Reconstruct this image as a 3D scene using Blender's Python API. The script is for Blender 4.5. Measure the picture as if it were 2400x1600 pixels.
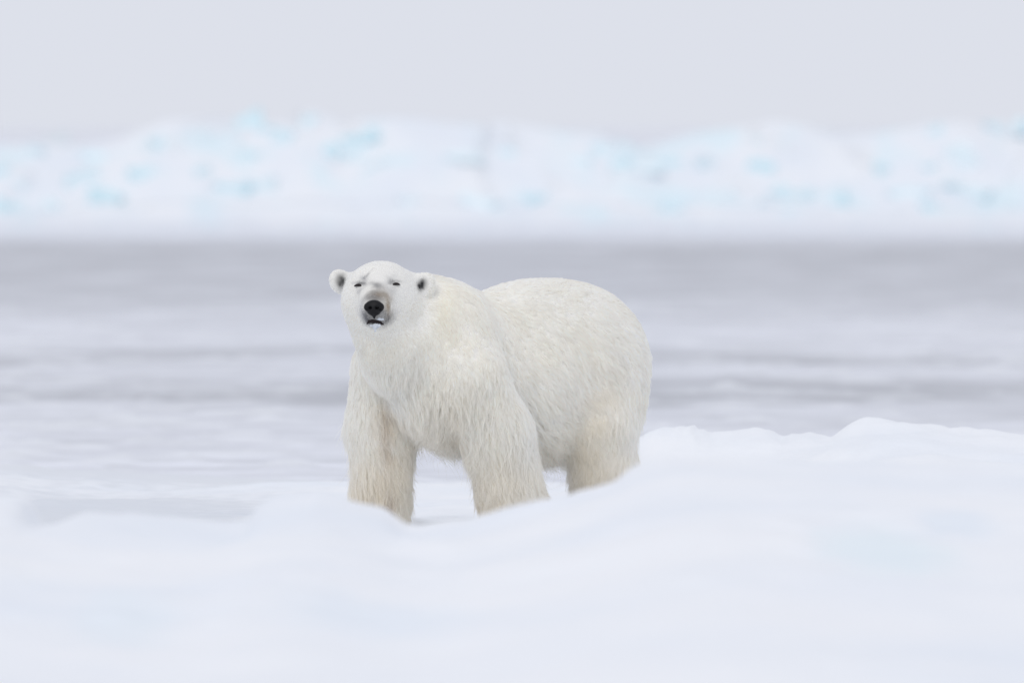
import bpy, math
import numpy as np

R = math.radians
rng = np.random.default_rng(7)

scene = bpy.context.scene
for o in list(bpy.data.objects):
    bpy.data.objects.remove(o, do_unlink=True)

# ------------------------------------------------------------------ camera
CAM_D, CAM_H = 62.0, 2.17          # metres in front of the bear, metres above the ice
cam_data = bpy.data.cameras.new("camera")
cam = bpy.data.objects.new("camera", cam_data)
scene.collection.objects.link(cam)
cam.location = (0.0, -CAM_D, CAM_H)
cam_data.sensor_width = 36.0
cam_data.lens = 400.0
cam.rotation_euler = (R(90) - math.atan(500 / 26667.0), 0, 0)
cam_data.clip_start = 1.0
cam_data.clip_end = 30000.0
cam_data.dof.use_dof = True
cam_data.dof.focus_distance = CAM_D - 0.75
cam_data.dof.aperture_fstop = 3.0
cam_data.dof.aperture_blades = 0
scene.camera = cam

# ------------------------------------------------------------------ world and sun (overcast)
SUN_EL, SUN_AZ = R(41), R(195)
world = bpy.data.worlds.new("World")
scene.world = world
world.use_nodes = True
wn, wl = world.node_tree.nodes, world.node_tree.links
wn.clear()
sky = wn.new("ShaderNodeTexSky")
sky.sky_type = 'NISHITA'
sky.sun_disc = False
sky.sun_elevation = SUN_EL
sky.sun_rotation = SUN_AZ
sky.dust_density = 4.0
hsv = wn.new("ShaderNodeHueSaturation")
hsv.inputs["Saturation"].default_value = 0.30
hsv.inputs["Value"].default_value = 0.35
mixc = wn.new("ShaderNodeMix"); mixc.data_type = 'RGBA'
mixc.inputs[0].default_value = 0.88          # mostly an even cloud deck
mixc.inputs[7].default_value = (8.2, 8.5, 9.35, 1)
bg = wn.new("ShaderNodeBackground"); bg.inputs["Strength"].default_value = 0.10
wo = wn.new("ShaderNodeOutputWorld")
wl.new(sky.outputs["Color"], hsv.inputs["Color"])
wl.new(hsv.outputs["Color"], mixc.inputs[6])
wl.new(mixc.outputs[2], bg.inputs["Color"])
wl.new(bg.outputs[0], wo.inputs["Surface"])

sun_data = bpy.data.lights.new("sun", 'SUN')
sun_data.energy = 0.85
sun_data.angle = R(35)
sun_data.color = (1.0, 0.97, 0.93)
sun = bpy.data.objects.new("sun", sun_data)
scene.collection.objects.link(sun)
sun.rotation_euler = (R(49), 0, R(-15))       # high, from behind the camera

scene.view_settings.view_transform = 'Standard'
scene.view_settings.look = 'None'
scene.view_settings.gamma = 1.0
scene.view_settings.use_curve_mapping = False
scene.view_settings.exposure = 0.0
scene.cycles.max_bounces = 16
scene.cycles.diffuse_bounces = 5
scene.cycles.glossy_bounces = 8
scene.cycles.transmission_bounces = 16
scene.cycles.use_denoising = True
scene.cycles.use_adaptive_sampling = False
scene.cycles_curves.shape = 'RIBBONS'

# ------------------------------------------------------------------ helpers
def link(o, parent=None):
    scene.collection.objects.link(o)
    if parent is not None:
        o.parent = parent
    return o

def tag(o, label=None, cat=None, group=None, kind=None):
    if label: o["label"] = label
    if cat: o["category"] = cat
    if group: o["group"] = group
    if kind: o["kind"] = kind
    return o

def mesh_obj(name, V, F, mat, parent=None, smooth=True):
    me = bpy.data.meshes.new(name)
    V = np.asarray(V, np.float32); F = np.asarray(F, np.int32)
    me.vertices.add(len(V)); me.vertices.foreach_set("co", V.ravel())
    n = F.shape[1]
    me.loops.add(F.size); me.loops.foreach_set("vertex_index", F.ravel())
    me.polygons.add(len(F))
    me.polygons.foreach_set("loop_start", np.arange(0, F.size, n, dtype=np.int32))
    me.polygons.foreach_set("loop_total", np.full(len(F), n, np.int32))
    me.update(calc_edges=True)
    me.validate()
    me.polygons.foreach_set("use_smooth", np.full(len(me.polygons), smooth))
    me.materials.append(mat)
    o = bpy.data.objects.new(name, me)
    return link(o, parent)

def new_mat(name):
    m = bpy.data.materials.new(name); m.use_nodes = True
    nt = m.node_tree
    return m, nt, nt.nodes["Principled BSDF"]

# value noise, vectorised
_perm = rng.random((64, 64, 64)).astype(np.float32)
def vnoise(p):
    p = np.asarray(p, np.float32)
    i = np.floor(p).astype(np.int32); f = p - i
    f = f * f * (3 - 2 * f)
    i &= 63; j = (i + 1) & 63
    x0, y0, z0 = i[..., 0], i[..., 1], i[..., 2]; x1, y1, z1 = j[..., 0], j[..., 1], j[..., 2]
    fx, fy, fz = f[..., 0], f[..., 1], f[..., 2]
    def lerp(a, b, t): return a + (b - a) * t
    return lerp(lerp(lerp(_perm[x0, y0, z0], _perm[x1, y0, z0], fx), lerp(_perm[x0, y1, z0], _perm[x1, y1, z0], fx), fy),
                lerp(lerp(_perm[x0, y0, z1], _perm[x1, y0, z1], fx), lerp(_perm[x0, y1, z1], _perm[x1, y1, z1], fx), fy), fz) * 2 - 1
def fbm(p, octs=4, gain=0.5):
    s = 0; a = 1.0; p = np.asarray(p, np.float32)
    for k in range(octs):
        s = s + a * vnoise(p); p = p * 2.03 + 17.3; a *= gain
    return s
def smooth01(x): x = np.clip(x, 0, 1); return x * x * (3 - 2 * x)

# signed distance primitives
def sd_ell(p, c, r, rot=None):
    q = p - np.asarray(c, np.float32)
    if rot is not None: q = q @ np.asarray(rot, np.float32)      # rows of q in the local frame (columns of rot are the axes)
    r = np.asarray(r, np.float32)
    k0 = np.sqrt(((q / r) ** 2).sum(-1)); k1 = np.sqrt(((q / (r * r)) ** 2).sum(-1)) + 1e-6
    return k0 * (k0 - 1) / k1
def sd_cone(p, a, b, r1, r2):
    a = np.asarray(a, np.float32); b = np.asarray(b, np.float32)
    ba = b - a; l2 = float(ba @ ba); rr = r1 - r2; a2 = l2 - rr * rr; il2 = 1 / l2
    pa = p - a; y = pa @ ba; z = y - l2
    x = pa * l2 - y[..., None] * ba
    x2 = (x * x).sum(-1); y2 = y * y * l2; z2 = z * z * l2
    k = np.sign(rr) * rr * rr * x2
    d = (np.sqrt(x2 * a2 * il2) + y * rr) * il2 - r1
    c1 = np.sign(z) * a2 * z2 > k
    c2 = np.sign(y) * a2 * y2 < k
    d = np.where(c2, np.sqrt(x2 + y2) * il2 - r1, d)
    d = np.where(c1, np.sqrt(x2 + z2) * il2 - r2, d)
    return d
def smin(a, b, k):
    h = np.maximum(k - np.abs(a - b), 0) / k
    return np.minimum(a, b) - h * h * k * 0.25
def smax(a, b, k): return -smin(-a, -b, k)

def surface_nets(D, org, h):
    D = D.astype(np.float32); nx, ny, nz = D.shape
    S = D < 0
    c = [(i, j, k) for i in (0, 1) for j in (0, 1) for k in (0, 1)]
    sl = lambda A, o: A[o[0]:nx - 1 + o[0], o[1]:ny - 1 + o[1], o[2]:nz - 1 + o[2]]
    cnt = sum(sl(S, o).astype(np.int8) for o in c)
    act = (cnt > 0) & (cnt < 8)
    ids = np.full(act.shape, -1, np.int32); I = np.argwhere(act); ids[act] = np.arange(len(I))
    acc = np.zeros((len(I), 3), np.float32); num = np.zeros(len(I), np.float32)
    val = {o: D[I[:, 0] + o[0], I[:, 1] + o[1], I[:, 2] + o[2]] for o in c}
    for o in c:
        for ax in range(3):
            if o[ax] == 0:
                q = list(o); q[ax] = 1; q = tuple(q)
                a, b = val[o], val[q]; m = (a < 0) != (b < 0)
                t = np.where(m, a / np.where(m, a - b, 1), 0)
                pt = np.tile(np.array(o, np.float32), (len(I), 1)); pt[:, ax] += t
                acc[m] += pt[m]; num[m] += 1
    V = (I + acc / num[:, None]) * h + np.asarray(org, np.float32)
    F = []
    for ax in range(3):
        b, cc = (ax + 1) % 3, (ax + 2) % 3
        lo = [slice(1, None)] * 3; lo[ax] = slice(0, -1)
        hi = list(lo); hi[ax] = slice(1, None)
        lo[b] = slice(1, -1); lo[cc] = slice(1, -1); hi[b] = slice(1, -1); hi[cc] = slice(1, -1)
        A, B = S[tuple(lo)], S[tuple(hi)]
        for flip, m in ((False, A & ~B), (True, ~A & B)):
            P = np.argwhere(m); P[:, b] += 1; P[:, cc] += 1
            def cell(db, dc):
                Q = P.copy(); Q[:, b] += db; Q[:, cc] += dc
                return ids[Q[:, 0], Q[:, 1], Q[:, 2]]
            q = np.stack([cell(-1, -1), cell(0, -1), cell(0, 0), cell(-1, 0)], 1)
            F.append(q[:, ::-1] if flip else q)
    return V, np.concatenate(F)

def grid_points(lo, hi, h):
    ax = [np.arange(lo[i], hi[i] + h, h, dtype=np.float32) for i in range(3)]
    G = np.stack(np.meshgrid(*ax, indexing='ij'), -1)
    return G

# ------------------------------------------------------------------ materials of the setting
def snow_material(name, col=(0.87, 0.878, 0.895), bump=0.25, scale=6.0, blue=None, foot=False):
    m, nt, b = new_mat(name)
    N, Lk = nt.nodes, nt.links
    b.inputs["Roughness"].default_value = 0.75
    b.inputs["Specular IOR Level"].default_value = 0.25
    tc = N.new("ShaderNodeTexCoord")
    n1 = N.new("ShaderNodeTexNoise"); n1.inputs["Scale"].default_value = scale; n1.inputs["Detail"].default_value = 8
    n2 = N.new("ShaderNodeTexNoise"); n2.inputs["Scale"].default_value = 0.7; n2.inputs["Detail"].default_value = 4
    Lk.new(tc.outputs["Object"], n1.inputs["Vector"]); Lk.new(tc.outputs["Object"], n2.inputs["Vector"])
    ramp = N.new("ShaderNodeValToRGB")
    ramp.color_ramp.elements[0].position = 0.30; ramp.color_ramp.elements[1].position = 0.62
    ramp.color_ramp.elements[0].color = (col[0] * .93, col[1] * .955, col[2] * .985, 1)
    ramp.color_ramp.elements[1].color = (*col, 1)
    Lk.new(n2.outputs["Fac"], ramp.inputs["Fac"])
    out = ramp.outputs["Color"]
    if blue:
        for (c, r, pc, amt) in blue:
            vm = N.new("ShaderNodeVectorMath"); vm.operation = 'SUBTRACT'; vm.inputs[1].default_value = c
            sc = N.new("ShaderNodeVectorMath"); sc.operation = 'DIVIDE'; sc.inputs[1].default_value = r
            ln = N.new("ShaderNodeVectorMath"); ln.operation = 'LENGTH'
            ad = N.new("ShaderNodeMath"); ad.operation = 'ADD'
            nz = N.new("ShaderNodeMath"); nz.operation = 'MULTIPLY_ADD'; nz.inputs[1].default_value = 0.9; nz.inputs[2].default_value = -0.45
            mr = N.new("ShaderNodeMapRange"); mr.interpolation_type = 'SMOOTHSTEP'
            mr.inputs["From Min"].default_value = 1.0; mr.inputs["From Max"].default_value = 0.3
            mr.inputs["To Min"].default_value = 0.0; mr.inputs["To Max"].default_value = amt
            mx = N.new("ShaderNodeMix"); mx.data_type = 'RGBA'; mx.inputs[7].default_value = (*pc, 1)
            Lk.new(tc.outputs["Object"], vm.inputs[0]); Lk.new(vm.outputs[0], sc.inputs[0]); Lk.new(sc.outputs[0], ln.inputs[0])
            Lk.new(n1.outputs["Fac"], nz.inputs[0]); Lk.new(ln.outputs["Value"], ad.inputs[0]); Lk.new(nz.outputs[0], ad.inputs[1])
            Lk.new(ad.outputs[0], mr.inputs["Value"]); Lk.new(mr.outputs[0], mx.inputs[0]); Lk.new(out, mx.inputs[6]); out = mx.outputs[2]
    if foot:      # old ice showing pale cyan where the snow has blown off the ridge
        n4 = N.new("ShaderNodeTexNoise"); n4.inputs["Scale"].default_value = .85; n4.inputs["Detail"].default_value = 3
        Lk.new(tc.outputs["Object"], n4.inputs["Vector"])
        m4 = N.new("ShaderNodeMapRange"); m4.inputs["From Min"].default_value = .52; m4.inputs["From Max"].default_value = .68; m4.inputs["To Max"].default_value = .55
        Lk.new(n4.outputs["Fac"], m4.inputs["Value"])
        x4 = N.new("ShaderNodeMix"); x4.data_type = 'RGBA'; x4.inputs[7].default_value = (.66, .83, .885, 1)
        Lk.new(m4.outputs[0], x4.inputs[0]); Lk.new(out, x4.inputs[6]); out = x4.outputs[2]
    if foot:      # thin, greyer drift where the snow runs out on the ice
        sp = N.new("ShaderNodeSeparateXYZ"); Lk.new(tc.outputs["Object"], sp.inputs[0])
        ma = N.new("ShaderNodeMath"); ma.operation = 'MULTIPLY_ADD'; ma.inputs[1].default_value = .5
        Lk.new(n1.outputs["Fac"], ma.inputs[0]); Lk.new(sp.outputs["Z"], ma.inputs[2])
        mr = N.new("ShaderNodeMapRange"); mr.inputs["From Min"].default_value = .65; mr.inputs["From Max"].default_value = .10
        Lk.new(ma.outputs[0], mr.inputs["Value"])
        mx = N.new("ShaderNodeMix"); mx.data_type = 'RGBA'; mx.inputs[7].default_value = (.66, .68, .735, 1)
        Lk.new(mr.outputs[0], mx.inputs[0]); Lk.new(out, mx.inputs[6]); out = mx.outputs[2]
    Lk.new(out, b.inputs["Base Color"])
    bp = N.new("ShaderNodeBump"); bp.inputs["Strength"].default_value = bump; bp.inputs["Distance"].default_value = 0.05
    Lk.new(n1.outputs["Fac"], bp.inputs["Height"]); Lk.new(bp.outputs[0], b.inputs["Normal"])
    return m

def ray_z(py, d):   # height at which the sight line of a photo row passes d metres from the camera
    return CAM_H - (py - 300) / 26667.0 * d

# ------------------------------------------------------------------ sea ice sheet
ICE_Z = -0.15
def sea_ice_material():
    m, nt, b = new_mat("sea_ice_frosted")
    N, Lk = nt.nodes, nt.links
    b.inputs["Roughness"].default_value = 0.62
    b.inputs["Specular IOR Level"].default_value = 0.3
    tc = N.new("ShaderNodeTexCoord")
    sep = N.new("ShaderNodeSeparateXYZ"); Lk.new(tc.outputs["Object"], sep.inputs[0])
    mp = N.new("ShaderNodeMapping"); mp.inputs["Scale"].default_value = (0.16, 0.10, 1)
    Lk.new(tc.outputs["Object"], mp.inputs["Vector"])
    n1 = N.new("ShaderNodeTexNoise"); n1.inputs["Scale"].default_value = 1.0; n1.inputs["Detail"].default_value = 5
    Lk.new(mp.outputs[0], n1.inputs["Vector"])
    # bare-ice bands across the floe: where the wind has swept the snow away
    wy = N.new("ShaderNodeMath"); wy.operation = 'MULTIPLY_ADD'; wy.inputs[1].default_value = 22.0
    off = N.new("ShaderNodeMath"); off.operation = 'ADD'; off.inputs[1].default_value = -11.0
    Lk.new(n1.outputs["Fac"], wy.inputs[0]); Lk.new(sep.outputs["Y"], off.inputs[0]); Lk.new(off.outputs[0], wy.inputs[2])
    mr = N.new("ShaderNodeMapRange")
    mr.inputs["From Min"].default_value = 0; mr.inputs["From Max"].default_value = 200
    Lk.new(wy.outputs[0], mr.inputs["Value"])
    ramp = N.new("ShaderNodeValToRGB"); ramp.color_ramp.interpolation = 'EASE'
    els = [(0.0, .80), (12, .79), (24, .75), (31, .69), (35.5, .43), (40, .45), (45, .72), (48, .70), (52, .48), (58, .72), (68, .74), (80, .62), (98, .50), (150, .45), (172, .54), (184, .78), (199, .8)]
    cr = ramp.color_ramp
    while len(cr.elements) < len(els): cr.elements.new(0.5)
    for e, (y, v) in zip(cr.elements, els):
        e.position = y / 200.0; e.color = (v, v * 1.015, v * 1.085, 1)
    Lk.new(mr.outputs[0], ramp.inputs["Fac"])
    n2 = N.new("ShaderNodeTexNoise"); n2.inputs["Scale"].default_value = 1.0; n2.inputs["Detail"].default_value = 6; n2.inputs["Roughness"].default_value = 0.65
    mp2 = N.new("ShaderNodeMapping"); mp2.inputs["Scale"].default_value = (0.55, 0.30, 1); Lk.new(tc.outputs["Object"], mp2.inputs["Vector"])
    Lk.new(mp2.outputs[0], n2.inputs["Vector"])
    r2 = N.new("ShaderNodeValToRGB"); r2.color_ramp.elements[0].position = .35; r2.color_ramp.elements[1].position = .62
    r2.color_ramp.elements[0].color = (0, 0, 0, 1); r2.color_ramp.elements[1].color = (1, 1, 1, 1)
    Lk.new(n2.outputs["Fac"], r2.inputs["Fac"])
    sc = N.new("ShaderNodeMath"); sc.operation = 'MULTIPLY'; sc.inputs[1].default_value = 0.6; Lk.new(r2.outputs["Color"], sc.inputs[0])
    mx = N.new("ShaderNodeMix"); mx.data_type = 'RGBA'; mx.inputs[7].default_value = (.74, .755, .80, 1)
    Lk.new(sc.outputs[0], mx.inputs[0]); Lk.new(ramp.outputs["Color"], mx.inputs[6])
    n3 = N.new("ShaderNodeTexNoise"); n3.inputs["Scale"].default_value = 1.0; n3.inputs["Detail"].default_value = 7; n3.inputs["Roughness"].default_value = 0.7
    mp3 = N.new("ShaderNodeMapping"); mp3.inputs["Scale"].default_value = (0.60, 0.95, 1); mp3.inputs["Location"].default_value = (7, 3, 0)
    Lk.new(tc.outputs["Object"], mp3.inputs["Vector"]); Lk.new(mp3.outputs[0], n3.inputs["Vector"])
    m3 = N.new("ShaderNodeMapRange"); m3.inputs["From Min"].default_value = .32; m3.inputs["From Max"].default_value = .68
    m3.inputs["To Min"].default_value = .76; m3.inputs["To Max"].default_value = 1.12
    Lk.new(n3.outputs["Fac"], m3.inputs["Value"])
    mul = N.new("ShaderNodeVectorMath"); mul.operation = 'SCALE'
    Lk.new(mx.outputs[2], mul.inputs[0]); Lk.new(m3.outputs[0], mul.inputs["Scale"])
    hz = N.new("ShaderNodeMapRange"); hz.inputs["From Min"].default_value = ICE_Z + .004; hz.inputs["From Max"].default_value = ICE_Z + .04
    hz.inputs["To Max"].default_value = .6
    Lk.new(sep.outputs["Z"], hz.inputs["Value"])
    mh = N.new("ShaderNodeMix"); mh.data_type = 'RGBA'; mh.inputs[7].default_value = (.80, .815, .84, 1)
    Lk.new(hz.outputs[0], mh.inputs[0]); Lk.new(mul.outputs[0], mh.inputs[6])
    Lk.new(mh.outputs[2], b.inputs["Base Color"])
    bp = N.new("ShaderNodeBump"); bp.inputs["Strength"].default_value = 0.2; bp.inputs["Distance"].default_value = 0.08
    Lk.new(n2.outputs["Fac"], bp.inputs["Height"]); Lk.new(bp.outputs[0], b.inputs["Normal"])
    return m

def sheet(name, xs, ys, zf, mat):
    X, Y = np.meshgrid(xs, ys, indexing='ij'); Z = zf(X, Y)
    V = np.stack([X, Y, Z], -1).reshape(-1, 3)
    i = np.arange(len(xs) - 1)[:, None]; j = np.arange(len(ys) - 1)[None, :]; n = len(ys)
    F = np.stack([i * n + j, (i + 1) * n + j, (i + 1) * n + j + 1, i * n + j + 1], -1).reshape(-1, 4)
    return mesh_obj(name, V, F, mat)

def ice_h(X, Y):      # low snow hummocks and frost tufts on the level ice
    P = np.stack([X, Y, np.zeros_like(X)], -1)
    m = smooth01((19 - np.abs(X)) / 3) * smooth01((Y - 4) / 5) * smooth01((112 - Y) / 30)
    n = fbm(P * np.array([2.6, .8, 1]) + 40, 4, .6)
    d = fbm(P * np.array([.16, .11, 1]) + 12, 2)
    return ICE_Z + m * .042 * np.maximum(n - .25 + .35 * d, 0)
xs = np.concatenate([[-12000, -3000, -800, -200, -60, -30], np.linspace(-20, 20, 420), [30, 60, 200, 800, 3000, 12000.]])
ys = np.concatenate([[-3000, -800, -200, -60, 0], np.linspace(4, 60, 300), np.linspace(60, 116, 120)[1:], [130, 160, 200, 300, 800, 3000, 12000.]])
o = sheet("sea_ice", xs, ys, ice_h, sea_ice_material())
tag(o, kind="structure")

# ------------------------------------------------------------------ snow field around the bear (one drifted sheet)
crestA = np.array([(-2600, 1150), (-600, 1160), (-100, 1160), (55, 1166), (80, 1185), (97, 1238), (130, 1234), (200, 1211), (300, 1216), (420, 1232), (540, 1250), (580, 1252), (608, 1212), (645, 1186),
                   (750, 1170), (815, 1190), (860, 1203), (905, 1216), (950, 1246), (985, 1250), (1040, 1236), (1100, 1222), (1180, 1192), (1260, 1172), (1330, 1158), (1400, 1142), (1440, 1130),
                   (1470, 1105), (1500, 1088), (1560, 1075), (1700, 1078), (2000, 1095), (2400, 1110), (3400, 1120), (5000, 1150)], float)
ridgeB = np.array([(-9000, 1235), (1300, 1235), (1400, 1100), (1490, 1032), (1520, 1014), (1545, 1006), (1570, 1009), (1585, 1003), (1605, 1006), (1625, 1001), (1636, 1012), (1650, 1013), (1665, 1023),
                   (1700, 1025), (1780, 1026), (1800, 1028), (1828, 1040), (1842, 1027), (1885, 1023), (1905, 1029), (1930, 1033), (1958, 1029), (1980, 1008), (2005, 993), (2040, 987), (2075, 990),
                   (2110, 1001), (2200, 1009), (2300, 1018), (2400, 1023), (3000, 1060), (5000, 1080)], float)
driftC = np.array([(-5000, 1075), (0, 1085), (70, 1088), (115, 1096), (150, 1101), (240, 1103), (290, 1110), (420, 1116), (520, 1121), (700, 1126), (900, 1129), (1300, 1133), (5000, 1133)], float)
_px = np.linspace(-2600, 5000, 760)
_kern = np.exp(-np.linspace(-2, 2, 61) ** 2); _kern /= _kern.sum()
_py = np.convolve(np.pad(np.interp(_px, crestA[:, 0], crestA[:, 1]), 30, mode='edge'), _kern, mode='valid')
crestA_soft = np.stack([_px, _py], 1)
_qy = np.convolve(np.pad(np.interp(_px, ridgeB[:, 0], ridgeB[:, 1]), 30, mode='edge'), _kern, mode='valid')
ridgeB_soft = np.stack([_px, np.where(_px < 1450, np.interp(_px, ridgeB[:, 0], ridgeB[:, 1]), _qy)], 1)
DA, DB, DC = 45.0, 64.6, 71.0
def prof(tab, d, x):
    return np.interp(x, (tab[:, 0] - 1200) / 26667.0 * d, ray_z(tab[:, 1], d))
def snow_h(X, Y):
    P = np.stack([X, Y, np.zeros_like(X)], -1)
    yA = DA - CAM_D + 0.5 * fbm(np.stack([X * .5, X * 0 + 3, X * 0], -1), 2) * smooth01(1 - np.abs(X) / 30)
    near = smooth01((Y - yA + 2.2) / 2.0)
    soft = prof(crestA_soft, DA, X)
    a = soft + (prof(crestA, DA, X) - soft) * near
    dy = Y - yA
    up = np.where(dy < 0, 1 - np.abs(dy / 17.0) ** 1.5 * 1.0, 1 - smooth01(dy / 5.0))
    up = np.where(dy < 0, np.maximum(up, -0.35), up)
    A = a * up - .35 * np.where(dy > 0, 1 - up, 0)
    dyb = Y - (DB - CAM_D)
    Xw = X + .05 * fbm(P * 2.6 + 60, 2)
    bs = prof(ridgeB_soft, DB, X)
    b = bs + (prof(ridgeB, DB, Xw) - bs) * smooth01((dyb + .8) / .7)
    pb = np.where(dyb < 0, 1 - smooth01(-dyb / (2.2 + 6 * smooth01((X - 1.2) / 1.2))), 1 - smooth01(dyb / 2.5))
    B = b * pb - .35 * (1 - pb)
    c = prof(driftC, DC, X)
    dyc = Y - (DC - CAM_D)
    C = np.where(dyc < 0, c * smooth01(1 + dyc / 6.0), c - (c - ICE_Z + .08) * smooth01(dyc / 1.6))
    base = np.where(Y > 7.0, C, np.maximum(C, 0))
    z = smooth_max(smooth_max(A, B, .06), base, .03)
    lumps = .030 * fbm(P * .9 + 5, 3) + .012 * fbm(P * np.array([2.2, 3.5, 1]) + 9, 3)
    flat = np.exp(-((X / 1.4) ** 2 + (Y / 1.5) ** 2))
    z = z + lumps * (1 - .85 * flat) * np.where(Y > 7, .35, 1)
    fine = .006 * fbm(P * 7 + 2, 3) + .022 * np.maximum(fbm(P * np.array([3.0, 3.0, 1]) + 31, 2) - .35, 0) * (Y < 4)
    bank = smooth01((X - .8) / .5) * np.exp(-((Y - .5) / 2.6) ** 2)
    fine = fine + bank * (.030 * np.maximum(fbm(P * np.array([3.4, 2.2, 1]) + 71, 3) - .1, 0) + .010 * fbm(P * 5 + 4, 3))
    fine = fine + bank * np.exp(-((Y - 2.6) / .7) ** 2) * .016 * fbm(P * 13 + 3, 3)
    z = z + fine
    edge = np.minimum(np.minimum(X + 16, 16 - X) / 4, (Y + 36) / 4)
    return np.where(edge < 1, ICE_Z - .1 + (z - ICE_Z + .1) * smooth01(edge), z)
def smooth_max(a, b, k):
    h = np.maximum(k - np.abs(a - b), 0) / k
    return np.maximum(a, b) + h * h * k * .25

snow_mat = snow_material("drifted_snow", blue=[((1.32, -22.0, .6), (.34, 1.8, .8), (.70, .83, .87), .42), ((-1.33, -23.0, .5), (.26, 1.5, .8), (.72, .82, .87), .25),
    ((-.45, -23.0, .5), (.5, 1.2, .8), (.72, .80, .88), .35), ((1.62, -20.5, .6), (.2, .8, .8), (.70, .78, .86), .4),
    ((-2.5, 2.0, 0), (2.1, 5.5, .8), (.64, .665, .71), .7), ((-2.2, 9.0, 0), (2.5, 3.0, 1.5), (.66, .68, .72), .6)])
xs = np.concatenate([np.linspace(-16, -5, 40)[:-1], np.linspace(-5, 5, 420), np.linspace(5, 16, 40)[1:]])
ys = np.concatenate([np.linspace(-36, -24, 60)[:-1], np.linspace(-24, -10, 220)[:-1], np.linspace(-10, 12, 260)])
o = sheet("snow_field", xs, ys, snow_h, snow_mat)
tag(o, kind="structure")

# ------------------------------------------------------------------ distant pressure ridge
DR = 243.0; RPX = 26667.0 / DR
ridge_top = np.array([(-6000, 320), (-1500, 330), (0, 325), (200, 318), (400, 298), (550, 270), (800, 280), (1000, 284), (1150, 290), (1300, 304), (1500, 312), (1700, 304), (1900, 308), (2050, 316), (2200, 308), (2400, 298), (4000, 310), (8000, 330)], float)
vor = rng.uniform([-62, -9], [62, 9], (900, 2)); vor_h = rng.random(900); vor_s = rng.normal(0, .16, (900, 2))
def ridge_h(X, Y):
    top = prof(ridge_top, DR, X) - ICE_Z
    t = Y - (DR - CAM_D)
    env = np.where(t < 0, smooth01(1 + (t - 0) / 5.2) ** 1.2, smooth01(1 - t / 6))
    env = np.where((t < -3.4), smooth01(1 + (t + 0.0) / 5.8) * .9, env)
    sh = X.shape; x = X.ravel(); y = t.ravel()
    best = np.full(x.size, 1e9); bi = np.zeros(x.size, int)
    for s in range(0, 900):
        m = np.abs(x - vor[s, 0]) < 3.0
        dd = (x[m] - vor[s, 0]) ** 2 + (y[m] - vor[s, 1]) ** 2
        cur = best[m]; w = dd < cur
        cur[w] = dd[w]; best[m] = cur
        ix = np.where(m)[0][w]; bi[ix] = s
    blk = vor_h[bi] * .34 + vor_s[bi, 0] * (x - vor[bi, 0]) + vor_s[bi, 1] * (y - vor[bi, 1])
    blk = np.clip(blk, -.02, .30).reshape(sh)
    P = np.stack([X * .5, t * .5, X * 0], -1)
    rough = np.clip(env * 1.6 - .25, 0, 1)
    return ICE_Z - .06 + top * env * (1 + .05 * fbm(P, 3)) + (blk - .15) * rough
xs = np.linspace(-60, 60, 900); ys = np.linspace(DR - CAM_D - 8, DR - CAM_D + 8, 110)
ridge = sheet("pressure_ridge", xs, ys, ridge_h, snow_material("ridge_snow", col=(.82, .84, .87), bump=.3, scale=3, foot=True))
tag(ridge, kind="structure")

# blue ice blocks showing through the snow of the ridge
def ice_material():
    m, nt, b = new_mat("blue_ice")
    N, Lk = nt.nodes, nt.links
    b.inputs["Roughness"].default_value = 0.35
    tc = N.new("ShaderNodeTexCoord"); n = N.new("ShaderNodeTexNoise"); n.inputs["Scale"].default_value = 1.2; n.inputs["Detail"].default_value = 5
    oi = N.new("ShaderNodeObjectInfo")
    Lk.new(tc.outputs["Object"], n.inputs["Vector"])
    rp = N.new("ShaderNodeValToRGB"); rp.color_ramp.elements[0].color = (.50, .76, .84, 1); rp.color_ramp.elements[1].color = (.72, .88, .93, 1)
    rp.color_ramp.elements[0].position = .35; rp.color_ramp.elements[1].position = .65
    Lk.new(n.outputs["Fac"], rp.inputs["Fac"])
    mr = N.new("ShaderNodeMapRange"); mr.inputs["To Min"].default_value = 0.0; mr.inputs["To Max"].default_value = .75
    mx = N.new("ShaderNodeMix"); mx.data_type = 'RGBA'; mx.inputs[7].default_value = (.82, .88, .91, 1)
    Lk.new(oi.outputs["Random"], mr.inputs["Value"]); Lk.new(mr.outputs[0], mx.inputs[0]); Lk.new(rp.outputs["Color"], mx.inputs[6])
    Lk.new(mx.outputs[2], b.inputs["Base Color"])
    return m
ice_mat = ice_material()
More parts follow.
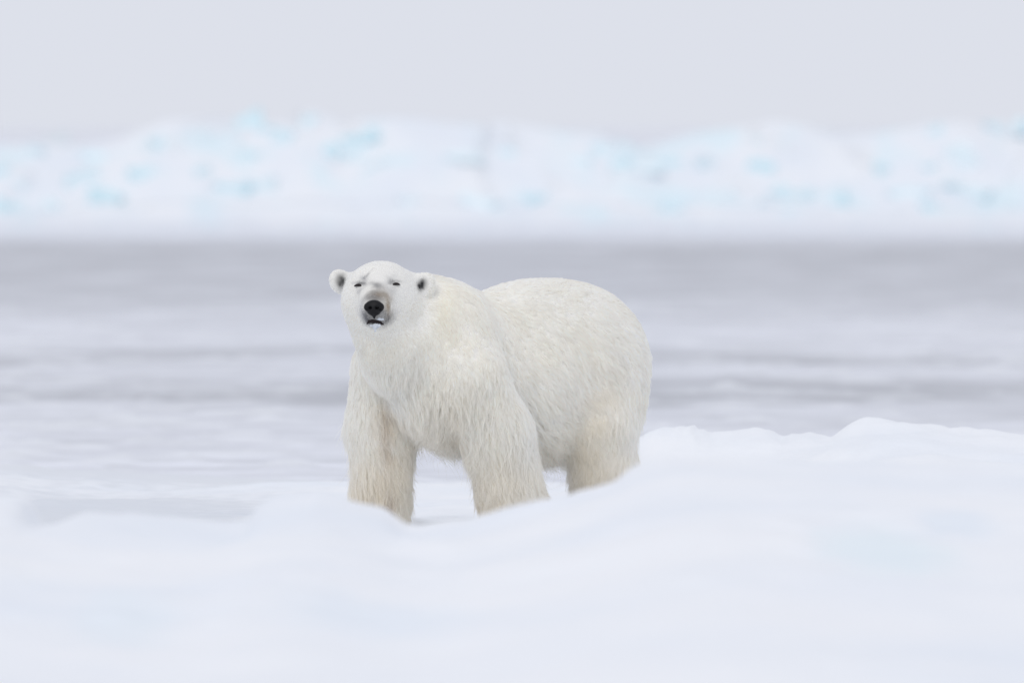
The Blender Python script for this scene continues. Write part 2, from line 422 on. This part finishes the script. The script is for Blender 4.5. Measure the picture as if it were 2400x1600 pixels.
def ice_block(px, py, w, h, tilt, label, front=0.25):
    """px, py, w, h as seen in the photo; the block is set into the slope at its true place"""
    x = (px - 1200) / RPX; z = ray_z(py, DR)
    ysamp = np.linspace(DR - CAM_D - 6, DR - CAM_D + 1, 60)
    hz = ridge_h(np.full_like(ysamp, x)[None, :], ysamp[None, :])[0]
    k = np.where(hz >= z)[0]
    y = ysamp[k[0]] if len(k) else DR - CAM_D
    w, h = w * 1.35, h * 1.3
    wx, hz_, dp = w / RPX, h / RPX, max(.35, w / RPX * .6)
    n = 2
    V = []; F = []
    # a subdivided box with jittered corners: an irregular broken slab
    G = np.linspace(-.5, .5, n + 1)
    idx = {}
    def vid(a, b_, c_):
        key = (a, b_, c_)
        if key not in idx:
            idx[key] = len(V); V.append([G[a], G[b_], G[c_]])
        return idx[key]
    for ax in range(3):
        for side in (0, n):
            for i in range(n):
                for j in range(n):
                    q = []
                    for (di, dj) in ((0, 0), (1, 0), (1, 1), (0, 1)):
                        t = [0, 0, 0]; t[ax] = side; t[(ax + 1) % 3] = i + di; t[(ax + 2) % 3] = j + dj
                        q.append(vid(*t))
                    F.append(q if side == n else q[::-1])
    V = np.array(V); V += rng.normal(0, .085, V.shape); V *= [wx, dp, hz_]
    ob = mesh_obj("ice_block", V, np.array(F), ice_mat, smooth=False)
    ob.location = (x, y - dp * .05 + .1, z); ob.rotation_euler = (R(rng.uniform(-15, 15)), R(tilt), R(rng.uniform(-25, 25)))
    tag(ob, label, "ice block", "blue ice blocks set in the pressure ridge")
    return ob
SH = "pale turquoise ice block among many in the far snowy ridge"
blocks = [
    (2123, 456, 66, 22, 0, "strongest turquoise ice slab, wide and flat, low on the ridge at far right"),
    (2252, 378, 46, 50, -35, "slanting turquoise ice block high on the ridge near the right edge"),
    (588, 292, 50, 34, -25, "turquoise ice block at the highest point of the ridge, left of the bear's head"),
    (630, 446, 46, 40, -25, "turquoise ice block low on the ridge, above and left of the bear's ear"),
    (886, 398, 50, 26, -25, "turquoise ice block on the ridge directly above the bear's head"),
    (4, 412, 30, 36, 0, "turquoise ice block cut by the left edge of the picture"),
    (255, 474, 58, 40, 15, "greyish blue ice block at the ridge foot, far left"),
    (200, 422, 60, 26, -20, SH), (335, 416, 34, 34, 0, SH), (475, 408, 26, 26, 0, SH), (592, 368, 30, 24, 10, SH), (778, 366, 30, 34, -10, SH),
    (836, 370, 40, 22, 0, SH), (668, 326, 28, 28, 20, SH), (728, 290, 24, 22, 0, SH), (850, 325, 54, 22, -10, SH), (475, 325, 34, 26, 0, SH), (380, 340, 40, 18, 0, SH),
    (135, 490, 24, 30, 0, SH), (40, 492, 24, 30, 0, SH), (8, 486, 22, 34, 0, SH), (50, 440, 30, 26, 10, SH), (90, 365, 24, 26, 0, SH), (230, 375, 44, 18, 0, SH),
    (620, 312, 34, 16, 0, SH), (555, 440, 60, 20, 0, SH), (960, 476, 30, 20, 0, SH), (1085, 372, 56, 16, 0, SH), (1190, 362, 30, 18, 0, SH), (1130, 480, 50, 22, 15, SH),
    (1256, 474, 32, 26, -15, SH), (1360, 386, 40, 24, 0, SH), (1402, 360, 22, 22, 0, SH), (1455, 390, 30, 22, -10, SH), (1500, 398, 70, 18, 0, SH), (1570, 388, 36, 20, 0, SH),
    (1650, 392, 30, 34, 0, SH), (1680, 470, 60, 18, -25, SH), (1780, 400, 44, 30, 10, SH), (1852, 458, 62, 26, 0, SH), (1568, 492, 30, 24, 0, SH), (1785, 478, 24, 16, 0, SH),
    (1955, 482, 40, 28, -30, SH), (1780, 330, 26, 16, 0, SH), (2058, 408, 24, 34, 0, SH), (2170, 400, 24, 26, 0, SH), (2260, 445, 90, 18, 12, SH), (2160, 488, 26, 22, 0, SH),
    (2195, 315, 20, 26, -30, SH), (2330, 305, 30, 22, 0, SH), (2395, 300, 20, 26, 0, SH),
]
ORD = ["first", "second", "third", "fourth", "fifth", "sixth", "seventh", "eighth", "ninth", "tenth", "eleventh", "twelfth", "thirteenth", "fourteenth",
       "fifteenth", "sixteenth", "seventeenth", "eighteenth", "nineteenth", "twentieth", "twenty-first", "twenty-second", "twenty-third", "twenty-fourth"]
row_of = lambda b: "upper" if b[1] < 350 else ("middle" if b[1] < 430 else "lowest")
for bl in blocks:
    if bl[5] is SH:
        row = sorted((b for b in blocks if row_of(b) == row_of(bl)), key=lambda b: b[0])
        size = "small" if bl[2] * bl[3] < 750 else ("long flat" if bl[2] > 2.4 * bl[3] else "broad")
        bl = bl[:5] + (f"{size} pale turquoise ice block, {ORD[row.index(bl)]} from the left in the far ridge's {row_of(bl)} row",)
    ice_block(*bl)

# ------------------------------------------------------------------ the polar bear
TH = R(45); _s, _c = math.sin(TH), math.cos(TH)
X0 = 0.017
def L(u, v, z):   # bear frame: u forward, v to its left, z up
    return np.array([X0 - _s * u + _c * v, -_c * u - _s * v, z], np.float32)
Rbody = np.array([[-_s, _c, 0], [-_c, -_s, 0], [0, 0, 1]], np.float32)   # columns: u, v, z axes in world
def D3(u, v, z): return Rbody @ np.array([u, v, z], np.float32)
HO = np.array([-.709, -.85, 1.275], np.float32)
_y = R(5)
Rhead = np.array([[math.cos(_y), -math.sin(_y), 0], [-math.sin(_y), -math.cos(_y), 0], [0, 0, 1]], np.float32)  # columns: right, forward, up
def H(x, y, z): return HO + Rhead @ np.array([x, y, z], np.float32)

BACK_DOWN = D3(-1, 0, -.75); DOWN = np.array([0, 0, -1.], np.float32)
def E(c, r, rot, k, flow, ln): return dict(t='e', c=c, r=r, rot=rot, k=k, flow=np.asarray(flow, np.float32), ln=ln)
def K(a, b, r1, r2, k, flow, ln): return dict(t='k', a=a, b=b, r1=r1, r2=r2, k=k, flow=np.asarray(flow, np.float32), ln=ln)
groups = []
# trunk
groups.append((.10, [
    E(L(.47, 0, .86), (.40, .31, .42), Rbody, .15, D3(-.5, 0, -1), .050),
    E(L(-.09, 0, .81), (.54, .41, .45), Rbody, .15, BACK_DOWN, .055),
    E(L(-.45, 0, .885), (.42, .41, .425), Rbody, .15, BACK_DOWN, .055),
    E(L(-.14, 0, 1.06), (.48, .30, .27), Rbody, .15, D3(-1, 0, -.3), .045),
    E(L(.66, .07, .82), (.28, .24, .28), Rbody, .12, D3(-.2, 0, -1), .055),
    E(L(.66, 0, 1.14), (.25, .23, .20), Rbody, .15, D3(-1, 0, -.3), .045),
]))
# left foreleg, swept back
groups.append((.022, [
    E(L(.66, .21, .98), (.25, .17, .33), Rbody, .1, D3(-.35, 0, -1), .045),
    K(L(.62, .24, .82), L(.44, .28, .55), .225, .175, .1, D3(-.25, 0, -1), .055),
    K(L(.44, .28, .55), L(.33, .28, .12), .175, .145, .08, D3(-.35, 0, -1), .080),
    K(L(.36, .28, .50), L(.23, .28, .12), .13, .135, .08, D3(-.55, 0, -1), .085),
    K(L(.33, .28, .015), L(.43, .28, .0), .12, .08, .06, D3(-.1, 0, -1), .06),
]))
# right foreleg, planted forward
groups.append((.05, [
    E(L(.66, -.20, .98), (.22, .17, .30), Rbody, .1, D3(0, 0, -1), .045),
    K(L(.70, -.24, .85), L(.74, -.28, .55), .22, .175, .1, D3(0, 0, -1), .055),
    K(L(.74, -.28, .55), L(.76, -.27, .12), .172, .15, .08, D3(-.1, .1, -1), .080),
    K(L(.77, -.27, .015), L(.87, -.27, .0), .125, .08, .06, D3(.3, 0, -1), .04),
]))
# left hind leg
groups.append((.07, [
    E(L(-.44, .22, .71), (.28, .20, .36), Rbody, .1, D3(-.45, 0, -1), .06),
    K(L(-.36, .24, .55), L(-.44, .25, .28), .20, .165, .1, D3(-.2, 0, -1), .07),
    K(L(-.44, .25, .28), L(-.42, .25, .08), .165, .15, .08, D3(0, 0, -1), .07),
    K(L(-.42, .25, .07), L(-.28, .25, .06), .13, .10, .06, D3(.3, 0, -1), .04),
]))
# right hind leg
groups.append((.07, [
    E(L(-.60, -.18, .72), (.28, .18, .34), Rbody, .1, D3(-.45, 0, -1), .06),
    K(L(-.70, -.20, .55), L(-.90, -.20, .30), .18, .14, .1, D3(-.2, 0, -1), .06),
    K(L(-.90, -.20, .30), L(-.88, -.20, .08), .14, .13, .08, D3(0, 0, -1), .06),
    K(L(-.88, -.20, .07), L(-.76, -.20, .06), .12, .09, .06, D3(.3, 0, -1), .04),
]))
# neck and ruff
groups.append((.11, [
    K(H(0, -.10, -.03), L(.62, 0, 1.02), .190, .31, .1, D3(-.5, 0, -.8), .045),
    K(H(0, -.10, -.12), H(.07, -.16, -.285), .17, .205, .1, DOWN, .055),
]))
# head
def mirror(f): return [f(-1), f(1)]
HF = Rhead @ np.array([0, 1, 0], np.float32)
groups.append((.05, [
    E(H(0, -.03, .02), (.182, .20, .157), Rhead, .08, -HF + [0, 0, .4], .020),
    K(H(-.085, -.01, -.05), H(.085, -.01, -.05), .115, .115, .08, -HF + [0, 0, -.5], .026),
    K(H(0, .05, .015), H(0, .265, -.06), .125, .072, .06, -HF, .010),
    K(H(0, .02, -.10), H(0, .25, -.118), .115, .052, .05, -HF + [0, 0, -.3], .012),
    K(H(-.15, -.08, .05), H(-.215, -.10, .075), .06, .045, .04, -HF + [-.6, 0, .3], .016),
    K(H(.15, -.08, .05), H(.215, -.10, .065), .06, .045, .04, -HF + [.6, 0, .3], .016),
]))
EAR = [(H(-.230, -.095, .070), -1), (H(.236, -.080, .054), 1)]
def ear_rot(sgn):   # tilt about the forward axis, then open outwards a little
    a_ = R(24) * sgn; c_, s_ = math.cos(a_), math.sin(a_)
    return Rhead @ np.array([[c_, 0, s_], [0, 1, 0], [-s_, 0, c_]], np.float32)
def ear_cup(p, c, sgn):
    return sd_ell(p, c + HF * .036 - Rhead[:, 0] * sgn * .016 - np.array([0, 0, .006], np.float32), (.037, .050, .049), ear_rot(sgn))
def prim(p, q):
    return sd_ell(p, q['c'], q['r'], q['rot']) if q['t'] == 'e' else sd_cone(p, q['a'], q['b'], q['r1'], q['r2'])
def bear_sdf(p):
    tot = None
    for gk, prims in groups:
        d = None
        for q in prims:
            e = prim(p, q)
            d = e if d is None else smin(d, e, q['k'])
        tot = d if tot is None else smin(tot, d, gk)
    # eye sockets
    for sx, sz in ((-.100, .055), (.098, .062)):
        tot = smax(tot, -sd_ell(p, H(sx, .185, sz), (.035, .035, .022), Rhead), .03)
    for c, sgn in EAR:
        ear = smax(sd_ell(p, c, (.054, .040, .064), ear_rot(sgn)), -ear_cup(p, c, sgn), .012)
        tot = smin(tot, ear, .03)
    return tot

def bear_grid(lo, hi, h):
    G = grid_points(lo, hi, h)
    sh = G.shape[:3]
    P = G.reshape(-1, 3); out = np.empty(len(P), np.float32)
    for s in range(0, len(P), 300000):
        out[s:s + 300000] = bear_sdf(P[s:s + 300000])
    return out.reshape(sh)
BH = 0.0135
lo, hi = (-1.12, -1.35, -.06), (1.02, .98, 1.55)
BV, BF = surface_nets(bear_grid(lo, hi, BH), lo, BH)
def vert_normals(V, F):
    n = np.zeros_like(V)
    fn = np.cross(V[F[:, 2]] - V[F[:, 0]], V[F[:, 3]] - V[F[:, 1]])
    for i in range(4):
        np.add.at(n, F[:, i], fn)
    return n / (np.linalg.norm(n, axis=1, keepdims=True) + 1e-12)
BN = vert_normals(BV, BF)

# --- skin, visible only between the hairs
def skin_material():
    m, nt, b = new_mat("bear_skin")
    a = nt.nodes.new("ShaderNodeAttribute"); a.attribute_name = "coat"
    nt.links.new(a.outputs["Color"], b.inputs["Base Color"])
    b.inputs["Roughness"].default_value = 0.9; b.inputs["Specular IOR Level"].default_value = 0.1
    return m
def fur_material():
    m, nt, b = new_mat("bear_fur")
    N, Lk = nt.nodes, nt.links
    N.remove(b)
    a = N.new("ShaderNodeAttribute"); a.attribute_name = "coat"
    h = N.new("ShaderNodeBsdfHairPrincipled"); h.parametrization = 'COLOR'
    Lk.new(a.outputs["Color"], h.inputs["Color"])
    h.inputs["Roughness"].default_value = 0.45; h.inputs["Radial Roughness"].default_value = 0.75
    h.inputs["Coat"].default_value = 0.0
    d = N.new("ShaderNodeBsdfDiffuse"); Lk.new(a.outputs["Color"], d.inputs["Color"])
    t = N.new("ShaderNodeBsdfTranslucent"); Lk.new(a.outputs["Color"], t.inputs["Color"])
    m1 = N.new("ShaderNodeMixShader"); m1.inputs[0].default_value = 0.35
    Lk.new(d.outputs[0], m1.inputs[1]); Lk.new(t.outputs[0], m1.inputs[2])
    m2 = N.new("ShaderNodeMixShader"); m2.inputs[0].default_value = FUR_HAIR_MIX
    Lk.new(m1.outputs[0], m2.inputs[1]); Lk.new(h.outputs[0], m2.inputs[2])
    Lk.new(m2.outputs[0], N["Material Output"].inputs["Surface"])
    return m
FUR_HAIR_MIX = 0.6

def on_face(x, z):      # point of the head surface straight in front of (x, z), by marching back along the head's forward axis
    p = H(x, .55, z).astype(np.float32)
    for _ in range(80):
        d = float(bear_sdf(p[None])[0])
        if d < .0004: break
        p = p - HF * d * .8
    return p
EYES = [on_face(-.102, .053), on_face(.099, .060)]
NOSE_C = on_face(0, -.062) - HF * .004
MOUTH_C = on_face(0, -.142)

def blob(p, c, r):
    return np.exp(-(((p - np.asarray(c, np.float32)) / np.asarray(r, np.float32)) ** 2).sum(-1))
WHITE = np.array([.985, .972, .938], np.float32)
CREAM = np.array([.97, .94, .86], np.float32)
TAN = np.array([.86, .78, .64], np.float32)
BROWN = np.array([.52, .41, .30], np.float32)
GREY = np.array([.30, .30, .31], np.float32)
DARK = np.array([.018, .018, .02], np.float32)
def coat(p):
    """pigment of the coat at points p: white, yellowed and stained patches, dark skin at muzzle, eyes and in the ears"""
    hp = (p - HO) @ Rhead
    col = np.tile(WHITE, (len(p), 1))
    def mix(c, w): 
        nonlocal col
        w = np.clip(w, 0, 1)[:, None]; col = col * (1 - w) + c * w
    n1 = fbm(p * 4 + 3, 3); n2 = fbm(p * 14 + 8, 3)
    mix(CREAM, .60 + .35 * n1)
    low = smooth01((.75 - p[:, 2]) / .6)
    mix(CREAM, low * (.45 + .3 * n2))
    mix(TAN, smooth01((.62 - p[:, 2]) / .5) * (.42 + .3 * n1))
    head = smooth01(1.4 - np.linalg.norm(hp, axis=1) / .28)
    mix(WHITE, head * .5)
    # yellowed fold behind the cheek and shoulder
    mix(CREAM * [1, .97, .88], .55 * blob(p, (-.38, -.62, 1.20), (.05, .25, .13)) + .5 * blob(p, (-.30, -.66, 1.02), (.13, .25, .10)))
    # stains: inner right foreleg, left elbow, thigh
    mix(TAN, .75 * blob(p, (-.68, -.50, .52), (.07, .30, .20)) * (.6 + n2) + .5 * blob(p, (-.45, -.40, .62), (.12, .30, .16)))
    mix(BROWN, .8 * blob(p, (-.69, -.60, .50), (.028, .2, .14)) * (.6 + n2) + .8 * blob(p, (-.67, -.6, .18), (.035, .2, .06)) * (.7 + n2))
    mix(TAN, .45 * blob(p, (-.31, -.7, .58), (.05, .2, .12)) * (.8 + n2))
    mix(TAN * [1.03, 1.03, 1.0], .6 * blob(p, (.45, .10, .66), (.13, .3, .20)) * (.9 + .5 * n2) + .4 * blob(p, (.40, .1, .42), (.08, .3, .14)))
    # muzzle
    low_mz = blob(hp, (.004, .29, -.118), (.078, .17, .044)) * (hp[:, 1] > .12)
    mix(GREY * .5, np.clip(low_mz * 2.2, 0, .95) * (.85 + .3 * n2))
    mix(GREY * .7, .95 * blob(hp, (.0, .28, -.010), (.058, .10, .034)) * (.85 + .7 * n2))
    mix(np.array([.40, .33, .25]), .68 * blob(hp, (.022, .25, .005), (.050, .07, .035)) * (.7 + 1.1 * n2) + .8 * blob(hp, (.072, .25, -.060), (.020, .12, .045)) * (.8 + .9 * n2))
    mix(GREY * 1.0, .75 * blob(hp, (-.066, .25, -.075), (.020, .12, .045)) * (.8 + .9 * n2))
    mix(GREY * .7, .75 * blob(hp, (0, .20, .040), (.042, .10, .030)) * (.65 + 1.8 * n2))
    # an old scar running up the brow
    t_ = np.clip(((hp[:, 0] + .072) * .052 + (hp[:, 2] - .088) * .056) / (.052 ** 2 + .056 ** 2), 0, 1)
    ds = np.hypot(hp[:, 0] + .072 - .052 * t_, hp[:, 2] - .088 - .056 * t_)
    mix(GREY * .6, .5 * np.exp(-(ds / .0042) ** 2) * (hp[:, 1] > 0) * (.7 + 1.3 * n2))
    for i, (ex, ez) in enumerate(((-.102, .053), (.099, .060))):
        sx = -1 if i == 0 else 1
        mix(GREY * .5, .75 * blob(hp, (ex - sx * .006, .14, ez + .011), (.034, .08, .008)) * (.9 + 1.3 * n2))
        mix(GREY * .8, .5 * blob(hp, (ex - sx * .030, .16, ez + .004), (.014, .08, .007)) * (1 + 1.1 * n2))
        mix(GREY * 1.3, .45 * blob(hp, (ex - sx * .018, .16, ez - .030), (.026, .08, .022)) * (.9 + 1.3 * n2))
        mix(GREY * 1.1, .30 * blob(hp, (ex - sx * .028, .16, ez + .036), (.030, .08, .016)) * (.7 + 1.6 * n2))
    for c, sgn in EAR:
        cc = c + HF * .012 - Rhead[:, 0] * sgn * .022 - np.array([0, 0, .006], np.float32)
        q = (p - cc) @ ear_rot(sgn)
        kx, kz = (.024, .038) if sgn > 0 else (.034, .046)
        w = np.exp(-((q[:, 0] / kx) ** 2 + (q[:, 1] / .07) ** 2 + (q[:, 2] / kz) ** 2) ** 1.5) * (.95 + .35 * vnoise(p * 70))
        mix(DARK, np.clip(w * 1.3, 0, .97) * (ear_cup(p, c, sgn) < .020))
    return col.astype(np.float32)

polar_bear = mesh_obj("polar_bear", BV, BF, skin_material())
tag(polar_bear, "large white polar bear standing on the snow, head turned to the camera with eyes shut", "polar bear")
at = polar_bear.data.attributes.new("coat", 'FLOAT_COLOR', 'POINT')
_hd = np.linalg.norm(BV - HO, axis=1)[:, None]
cc_ = np.concatenate([coat(BV) * (.78 + 0 * _hd), np.ones((len(BV), 1), np.float32)], 1)
at.data.foreach_set("color", cc_.astype(np.float32).ravel())

# --- fur: clumps of strands combed along the flow of the coat
ALLP = [q for _, ps in groups for q in ps]
def flow_and_length(p):
    W = np.zeros(len(p), np.float32); Fl = np.zeros((len(p), 3), np.float32); Ln = np.zeros(len(p), np.float32)
    for q in ALLP:
        d = prim(p, q)
        w = np.exp(-np.maximum(d, 0) / .035) + 1e-6
        f = q['flow'] / np.linalg.norm(q['flow'])
        Fl += w[:, None] * f; Ln += w * q['ln']; W += w
    return Fl / W[:, None], Ln / W

tri = np.concatenate([BF[:, [0, 1, 2]], BF[:, [0, 2, 3]]])
area = np.linalg.norm(np.cross(BV[tri[:, 1]] - BV[tri[:, 0]], BV[tri[:, 2]] - BV[tri[:, 0]]), axis=1) * .5
cen = BV[tri].mean(1)
hd = np.linalg.norm((cen - HO), axis=1)
low_ = np.where(cen[:, 2] < .02, .2, 1.0)
w_body = area * (.15 + .85 * smooth01((hd - .26) / .20)) * low_; w_body /= w_body.sum()
w_head = area * smooth01((.50 - hd) / .16); w_head /= w_head.sum()
w_low = area * smooth01((.75 - cen[:, 2]) / .3) * low_ * (hd > .5); w_low /= w_low.sum()
def make_strands(wgt, nclump, per, len_mul, rad, tip_gather, clump_r, stray, seed):
    g = np.random.default_rng(seed)
    t = g.choice(len(tri), nclump, p=wgt)
    b = g.random((nclump, 2)); fl = b.sum(1) > 1; b[fl] = 1 - b[fl]
    w3 = np.stack([1 - b.sum(1), b[:, 0], b[:, 1]], 1).astype(np.float32)
    P = (BV[tri[t]] * w3[..., None]).sum(1); Nn = (BN[tri[t]] * w3[..., None]).sum(1)
    Nn /= np.linalg.norm(Nn, axis=1, keepdims=True)
    hp = (P - HO) @ Rhead
    # bare skin: nose pad, lips, eye slits, inside of the ears
    keep = np.ones(len(P), bool)
    keep &= ~((np.abs(hp[:, 0]) < .052) & (np.abs(hp[:, 2] + .063) < .045) & (hp[:, 1] > .27))
    keep &= ~((np.abs(hp[:, 0]) < .05) & (np.abs(hp[:, 2] + .143) < .010) & (hp[:, 1] > .2))
    for e in EYES:
        keep &= np.linalg.norm((P - e) @ Rhead / np.array([.026, .05, .012]), axis=1) > 1
    earin = np.zeros(len(P), bool)
    for c, sgn in EAR:
        earin |= (ear_cup(P, c, sgn) < .005) & (np.linalg.norm(P - c, axis=1) < .075)
    keep &= ~(earin & (g.random(len(P)) < .94))
    P, Nn, hp, earin = P[keep], Nn[keep], hp[keep], earin[keep]
    F, Ln = flow_and_length(P)
    Ln = np.where(earin, .010, Ln)
    hdist = np.linalg.norm(hp, axis=1)
    # on the head the coat runs away from the nose
    away = P - H(0, .36, -.04); away /= np.linalg.norm(away, axis=1, keepdims=True)
    wh = smooth01((.36 - hdist) / .08)[:, None]
    F = F * (1 - wh) + away * wh
    mz = smooth01((hp[:, 1] - .10) / .10)
    Ln = Ln * (1 - mz) + .009 * mz
    # belly, elbows and the backs of the legs carry longer hair
    under = smooth01((-Nn[:, 2] - .2) / .6) * (P[:, 2] > .25) * (hdist > .4)
    Ln = Ln * (1 + 1.1 * under) * (1 - .22 * smooth01((P[:, 2] - .75) / .3))
    F = F + .30 * np.stack([fbm(P * 3.1 + s, 2) for s in (1, 21, 41)], -1) + .22 * np.stack([fbm(P * 11 + s, 2) for s in (5, 25, 45)], -1)
    F = F + np.array([0, 0, -.25], np.float32)
    T = F - (F * Nn).sum(1, keepdims=True) * Nn
    T /= np.linalg.norm(T, axis=1, keepdims=True) + 1e-6
    B = np.cross(Nn, T)
    n = len(P)
    Ln = Ln * len_mul * (1 + .35 * fbm(P * 6 + 77, 2)) * g.uniform(.75, 1.25, n)
    lift = np.clip(g.normal(.34, .09, n) + .18 * fbm(P * 9 + 13, 2), .10, .9) * np.where(hdist < .38, .55, 1.0)
    col = coat(P) * (1 + g.normal(0, .03, (n, 1)))
    cr = np.full(n, clump_r)
    # strands
    S = n * per
    idx = np.repeat(np.arange(n), per)
    r = np.sqrt(g.random(S)) * cr[idx]; a = g.random(S) * 2 * math.pi
    ox, oy = r * np.cos(a), r * np.sin(a)
    ln = Ln[idx] * g.uniform(.7, 1.15, S)
    lf = lift[idx] * g.uniform(.7, 1.3, S)
    K_ = 5
    pts = np.empty((S, K_, 3), np.float32)
    Pi, Ni, Ti, Bi = P[idx], Nn[idx], T[idx], B[idx]
    ph = g.random(n)[idx] * 6.28; amp = g.normal(0, .05, n)[idx]
    skew = g.normal(0, stray, S); skew2 = g.normal(0, stray, S)
    for k in range(K_):
        s = k / (K_ - 1)
        ga = 1 - tip_gather * s
        along = ox * ga + ln * s * (1 - .10 * s)
        side = oy * ga + ln * (amp * math.sin(1) * np.sin(s * 4.5 + ph) + skew * s * s)
        upw = ln * (lf * s - lf * .72 * s * s + skew2 * .5 * s * s) - .002 * (1 - s)
        pts[:, k] = Pi + Ti * along[:, None] + Bi * side[:, None] + Ni * upw[:, None]
        pts[:, k, 2] -= ln * .10 * s * s
    rr = rad * g.uniform(.7, 1.3, S)
    radii = rr[:, None] * np.array([1, 1, .85, .6, .15], np.float32)[None]
    cs = col[idx] * (1 + g.normal(0, .012, (S, 1)))
    # in the dark patches of the face white and dark hairs stand side by side
    lum = cs.mean(1, keepdims=True)
    cs = np.where((hdist < .40)[idx][:, None], cs * np.clip(g.normal(1, .55, (S, 1)) * (1 - lum) + lum, .25, 2.2), cs)
    # a share of yellower, duller guard hairs
    gd = (g.random(S) < np.where(hdist < .38, .10, .04)[idx])[:, None]
    cs = np.where(gd, cs * np.array([.86, .82, .74], np.float32) * g.uniform(.85, 1.05, (S, 1)), cs)
    return pts, radii.astype(np.float32), np.clip(cs, .02, .99).astype(np.float32)

def build_fur(name, sets, label=None):
    pts = np.concatenate([s[0] for s in sets]); rad = np.concatenate([s[1] for s in sets]); col = np.concatenate([s[2] for s in sets])
    S, K_ = pts.shape[:2]
    hc = bpy.data.hair_curves.new(name)
    hc.add_curves([K_] * S)
    hc.attributes["position"].data.foreach_set("vector", pts.ravel())
    ra = hc.attributes.get("radius") or hc.attributes.new("radius", 'FLOAT', 'POINT')
    ra.data.foreach_set("value", rad.ravel())
    ca = hc.attributes.new("coat", 'FLOAT_COLOR', 'CURVE')
    ca.data.foreach_set("color", np.concatenate([col, np.ones((S, 1), np.float32)], 1).ravel())
    hc.materials.append(fur_material())
    o = bpy.data.objects.new(name, hc)
    link(o, polar_bear)
    return o
fur = build_fur("fur", [make_strands(w_body, 30000, 17, 1.12, .00115, .78, .017, .06, 11),
                        make_strands(w_body, 9000, 3, 1.2, .0009, .3, .010, .22, 12),
                        make_strands(w_low, 7000, 5, 1.55, .0008, .75, .009, .30, 14),
                        make_strands(w_head, 20000, 9, 1.0, .0009, .45, .009, .10, 13)])

# --- nose pad with nostrils, in the head frame
def rubber(name, col, rough):
    m, nt, b = new_mat(name)
    N, Lk = nt.nodes, nt.links
    tc = N.new("ShaderNodeTexCoord"); v = N.new("ShaderNodeTexVoronoi"); v.inputs["Scale"].default_value = 260
    Lk.new(tc.outputs["Object"], v.inputs["Vector"])
    bp = N.new("ShaderNodeBump"); bp.inputs["Strength"].default_value = .35; bp.inputs["Distance"].default_value = .002
    Lk.new(v.outputs["Distance"], bp.inputs["Height"]); Lk.new(bp.outputs[0], b.inputs["Normal"])
    b.inputs["Base Color"].default_value = (*col, 1); b.inputs["Roughness"].default_value = rough
    b.inputs["Specular IOR Level"].default_value = .16
    return m
nose_mat = rubber("black_nose_skin", (.010, .010, .011), .42)
lip_mat = rubber("dark_lip_skin", (.018, .013, .014), .5)
def head_part(name, f, lo, hi, h, mat, label=None):
    G = grid_points(lo, hi, h); D = f(G.reshape(-1, 3)).reshape(G.shape[:3])
    V, Fq = surface_nets(D, lo, h)
    V = V @ Rhead.T + HO
    # the head frame is left-handed (right, forward, up): turn the faces
    o = mesh_obj(name, V, Fq[:, ::-1], mat, polar_bear)
    if label: o["label"] = label
    return o
def to_head(p): return (np.asarray(p) - HO) @ Rhead
nc = to_head(NOSE_C)
def f_nose(p):
    q = p - nc.astype(np.float32)
    d = sd_ell(q, (0, 0, .005), (.048, .030, .034))
    d = smin(d, sd_ell(q, (0, -.002, -.020), (.034, .027, .027)), .025)
    d = smin(d, sd_ell(q, (0, -.012, -.045), (.007, .018, .018)), .012)
    for sx in (-1, 1):
        d = smin(d, sd_ell(q, (sx * .040, -.004, .000), (.014, .018, .017)), .012)
        d = smax(d, -sd_ell(q, (sx * .0185, .034, -.004), (.0105, .024, .0085)), .006)
        d = smax(d, -sd_ell(q, (sx * .036, .024, -.012), (.010, .014, .004)), .005)
    return d
head_part("nose", f_nose, nc - .075, nc + .075, .0026, nose_mat, "black nose with two open nostrils")
# lips: a dark, down-curved line with a parted centre
mc = to_head(MOUTH_C)
def f_mouth(p):
    d = None
    pts_ = [(-.042, -.012, -.010, .004), (-.030, -.003, .001, .007), (-.008, .003, .005, .010), (.014, .002, .002, .010), (.032, -.005, -.006, .008), (.046, -.016, -.013, .004)]
    for a_, b_ in zip(pts_[:-1], pts_[1:]):
        e = sd_cone(p, mc + np.array(a_[:3]), mc + np.array(b_[:3]), a_[3], b_[3] + 1e-5)
        d = e if d is None else smin(d, e, .006)
    return d
head_part("mouth", f_mouth, mc - .08, mc + .08, .003, lip_mat, "dark lips turned down under a crust of snow")
# shut eyes: dark slits under a heavy lid
for i, e in enumerate(EYES):
    ec = to_head(e); tilt = -.05 if i == 0 else .08
    def f_eye(p):
        q = p - ec.astype(np.float32)
        q = np.stack([q[:, 0], q[:, 1], q[:, 2] - tilt * q[:, 0] + 12 * q[:, 0] ** 2], -1)
        return sd_ell(q, (0, .004, 0), (.025, .010, .0074))
    head_part("eye", f_eye, ec - .035, ec + .035, .0018, lip_mat, "dark slit of the closed eye")
# snow caught on the lips and chin
def f_crust(p):
    d = sd_ell(p, mc + np.array([.029, .001, .017]), (.023, .009, .008))
    d = smin(d, sd_ell(p, mc + np.array([.006, .000, -.021]), (.030, .011, .010)), .01)
    d = smin(d, sd_cone(p, mc + np.array([.004, .004, -.020]), mc + np.array([.006, .004, -.046]), .013, .004), .008)
    return d + .006 * fbm(p * 130, 2)
crust_mat = snow_material("clinging_snow", col=(.74, .77, .81), bump=.5, scale=90)
head_part("snow_crust", f_crust, mc - .08, mc + .08, .0028, crust_mat, "snow crust stuck to the chin and upper lip")
